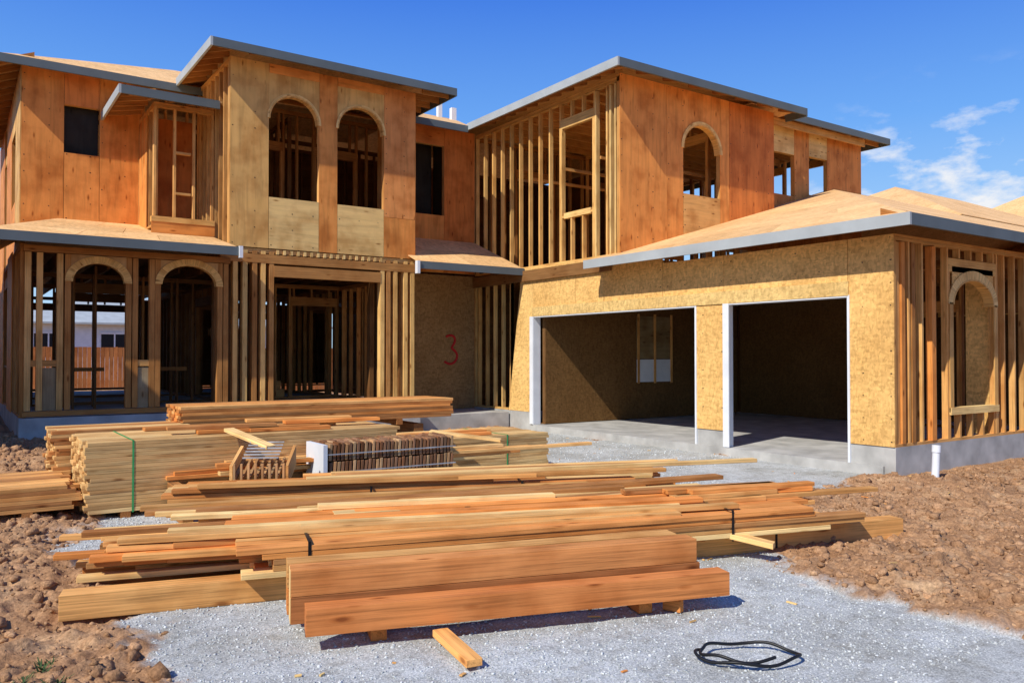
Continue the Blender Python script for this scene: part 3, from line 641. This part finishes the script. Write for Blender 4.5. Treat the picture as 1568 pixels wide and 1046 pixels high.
# cable loop
cu=bpy.data.curves.new("black_cable",'CURVE'); cu.dimensions='3D'; cu.bevel_depth=.0085; s_=cu.splines.new('NURBS')
pts=[]
for i in range(40):
    a_=i/40*2*math.pi*1.45+2.6; r1=1+.05*math.sin(i*.9)
    k=1 if i<28 else .9
    lx=.265*r1*math.cos(a_)*k; ly=.155*r1*math.sin(a_)*k
    pts.append((3.47+lx*.824+ly*.566,2.86-lx*.566+ly*.824,.022+.012*(i/22)+.012*math.sin(i)))
s_.points.add(len(pts)-1)
for i,p_ in enumerate(pts): s_.points[i].co=(*p_,1)
s_.use_endpoint_u=True; cu.materials.append(M_black); o=bpy.data.objects.new("black_cable",cu); bpy.context.scene.collection.objects.link(o)
# neighbour house, added unseen house, fence
def nhouse(x0,x1,y0,y1,h,rise,wall,wx):
    e=empty("neighbour_house"); mb=MB(); mb.box(x0,x1,y0,y1,0,h,(1,1,1)); mb.obj("walls",wall,e)
    o_=.6; w_=(min(x1-x0,y1-y0)/2+o_); mb=MB(); a,b_,c,d=(x0-o_,y0-o_,h),(x1+o_,y0-o_,h),(x1+o_,y1+o_,h),(x0-o_,y1+o_,h)
    if x1-x0>y1-y0: A=(x0-o_+w_,(y0+y1)/2,h+rise);B=(x1+o_-w_,(y0+y1)/2,h+rise); Q=[[a,b_,B,A],[c,d,A,B],[d,a,A],[b_,c,B]]
    else: A=((x0+x1)/2,y0-o_+w_,h+rise);B=((x0+x1)/2,y1+o_-w_,h+rise); Q=[[a,b_,A],[b_,c,B,A],[c,d,B],[d,a,A,B]]
    for q_ in Q: mb.slab(q_,.12,(1,1,1))
    mb.obj("roof",M_fascia_lit,e); mb=MB(); mt=MB()
    for (ax_,f,s,z) in wx:
        if ax_=='x': mb.box(s,s+1.5,f-.03,f-.005,z,z+1.4,(1,1,1)); mt.box(s-.1,s+1.6,f-.06,f-.033,z+1.4,z+1.52,(1,1,1)); mt.box(s+.71,s+.79,f-.06,f-.033,z,z+1.4,(1,1,1))
        else: mb.box(f+.005,f+.03,s,s+1.5,z,z+1.4,(1,1,1)); mt.box(f+.033,f+.06,s-.1,s+1.6,z+1.4,z+1.52,(1,1,1)); mt.box(f+.033,f+.06,s+.71,s+.79,z,z+1.4,(1,1,1))
    mb.obj("windows",M_black,e); mt.obj("trim",M_white,e)
nhouse(2,22,56,66,3.6,1.9,M_white,[('x',56,s,1.5) for s in (4,7.6,12,16)])
nhouse(-13,-3.4,12,26,6.6,1.8,M_stucco,[('y',-3.4,s,z) for s in (14,18,22) for z in (1.2,4.3)]+[('x',12,s,z) for s in (-11,-6.5) for z in (1.2,4.3)])  # unseen house added off-frame, sized to shade the lower-left porch
mb=MB()
for x in np.arange(-20,30,.15): mb.box(x,x+.14,34,34.02,0,1.9+R(-.01,.01),(.5,.2,.07),.2)
mb.obj("wooden_fence",M_fir)
# ---------------------------------------------------------------- light, sky, camera
sd=Vector((-1,-.30,1.0)).normalized()
el=math.asin(sd.z); rot=math.atan2(sd.x,sd.y)
L=bpy.data.lights.new("sun",'SUN'); L.energy=5.0; L.angle=math.radians(.5); L.color=(1,.95,.86)
lo=bpy.data.objects.new("sun",L); lo.rotation_euler=sd.to_track_quat('Z','Y').to_euler(); bpy.context.scene.collection.objects.link(lo)
w=bpy.data.worlds.new("World"); bpy.context.scene.world=w; w.use_nodes=True; nt=w.node_tree; bg=nt.nodes["Background"]
sky=N(nt,'ShaderNodeTexSky',sky_type='NISHITA'); sky.sun_disc=False; sky.sun_elevation=el; sky.sun_rotation=rot; sky.ozone_density=2.0; sky.dust_density=.3; sky.air_density=1.0
tc=N(nt,'ShaderNodeTexCoord')
mp=N(nt,'ShaderNodeMapping'); mp.inputs['Scale'].default_value=(1,1,2.2); nt.links.new(tc.outputs['Generated'],mp.inputs[0])
n=N(nt,'ShaderNodeTexNoise'); n.inputs['Scale'].default_value=17; n.inputs['Detail'].default_value=10; n.inputs['Roughness'].default_value=.58; nt.links.new(mp.outputs[0],n.inputs[0])
dt=N(nt,'ShaderNodeVectorMath',operation='DOT_PRODUCT'); nt.links.new(tc.outputs['Generated'],dt.inputs[0]); dt.inputs[1].default_value=Vector((1.08,.47,.15)).normalized()
sz=N(nt,'ShaderNodeSeparateXYZ'); nt.links.new(tc.outputs['Generated'],sz.inputs[0])
mk=ramp(nt,dt.outputs['Value'],[(.968,0),(.990,1)])
thr=ramp(nt,sz.outputs[2],[(.15,.12),(.20,.03),(.23,-.0)])
ad=N(nt,'ShaderNodeMath',operation='ADD'); nt.links.new(n.outputs[0],ad.inputs[0]); nt.links.new(thr,ad.inputs[1])
ml=N(nt,'ShaderNodeMath',operation='MULTIPLY'); nt.links.new(mk,ml.inputs[1]); nt.links.new(ramp(nt,ad.outputs[0],[(.54,0),(.74,1)]),ml.inputs[0])
m2=N(nt,'ShaderNodeMath',operation='MULTIPLY'); nt.links.new(ml.outputs[0],m2.inputs[0]); nt.links.new(ramp(nt,sz.outputs[2],[(.22,1),(.31,.0)]),m2.inputs[1])
grad=ramp(nt,sz.outputs[2],[(0,(.52,.76,1.0)),(.14,(.34,.62,1.0)),(.26,(.15,.42,.98)),(.40,(.05,.22,.86)),(1,(.02,.09,.4))])
gs=N(nt,'ShaderNodeVectorMath',operation='SCALE'); nt.links.new(grad,gs.inputs[0]); gs.inputs['Scale'].default_value=11.5
c=mul(nt,sky.outputs[0],gs.outputs[0],.82,'MIX')
c=mul(nt,c,(9.8,10.0,10.4),m2.outputs[0],'MIX')
nt.links.new(c,bg.inputs[0]); bg.inputs[1].default_value=.09
cam=bpy.data.cameras.new("camera"); cam.lens=28.65; cam.sensor_width=36; cam.clip_end=3000; cam.clip_start=.05
co=bpy.data.objects.new("camera",cam); co.location=(0,0,1.6); co.rotation_euler=(math.radians(90.96),0,-math.atan2(.566,.824)); bpy.context.scene.collection.objects.link(co)
sc=bpy.context.scene; sc.camera=co; sc.view_settings.view_transform='Standard'; sc.view_settings.look='None'; sc.view_settings.exposure=0
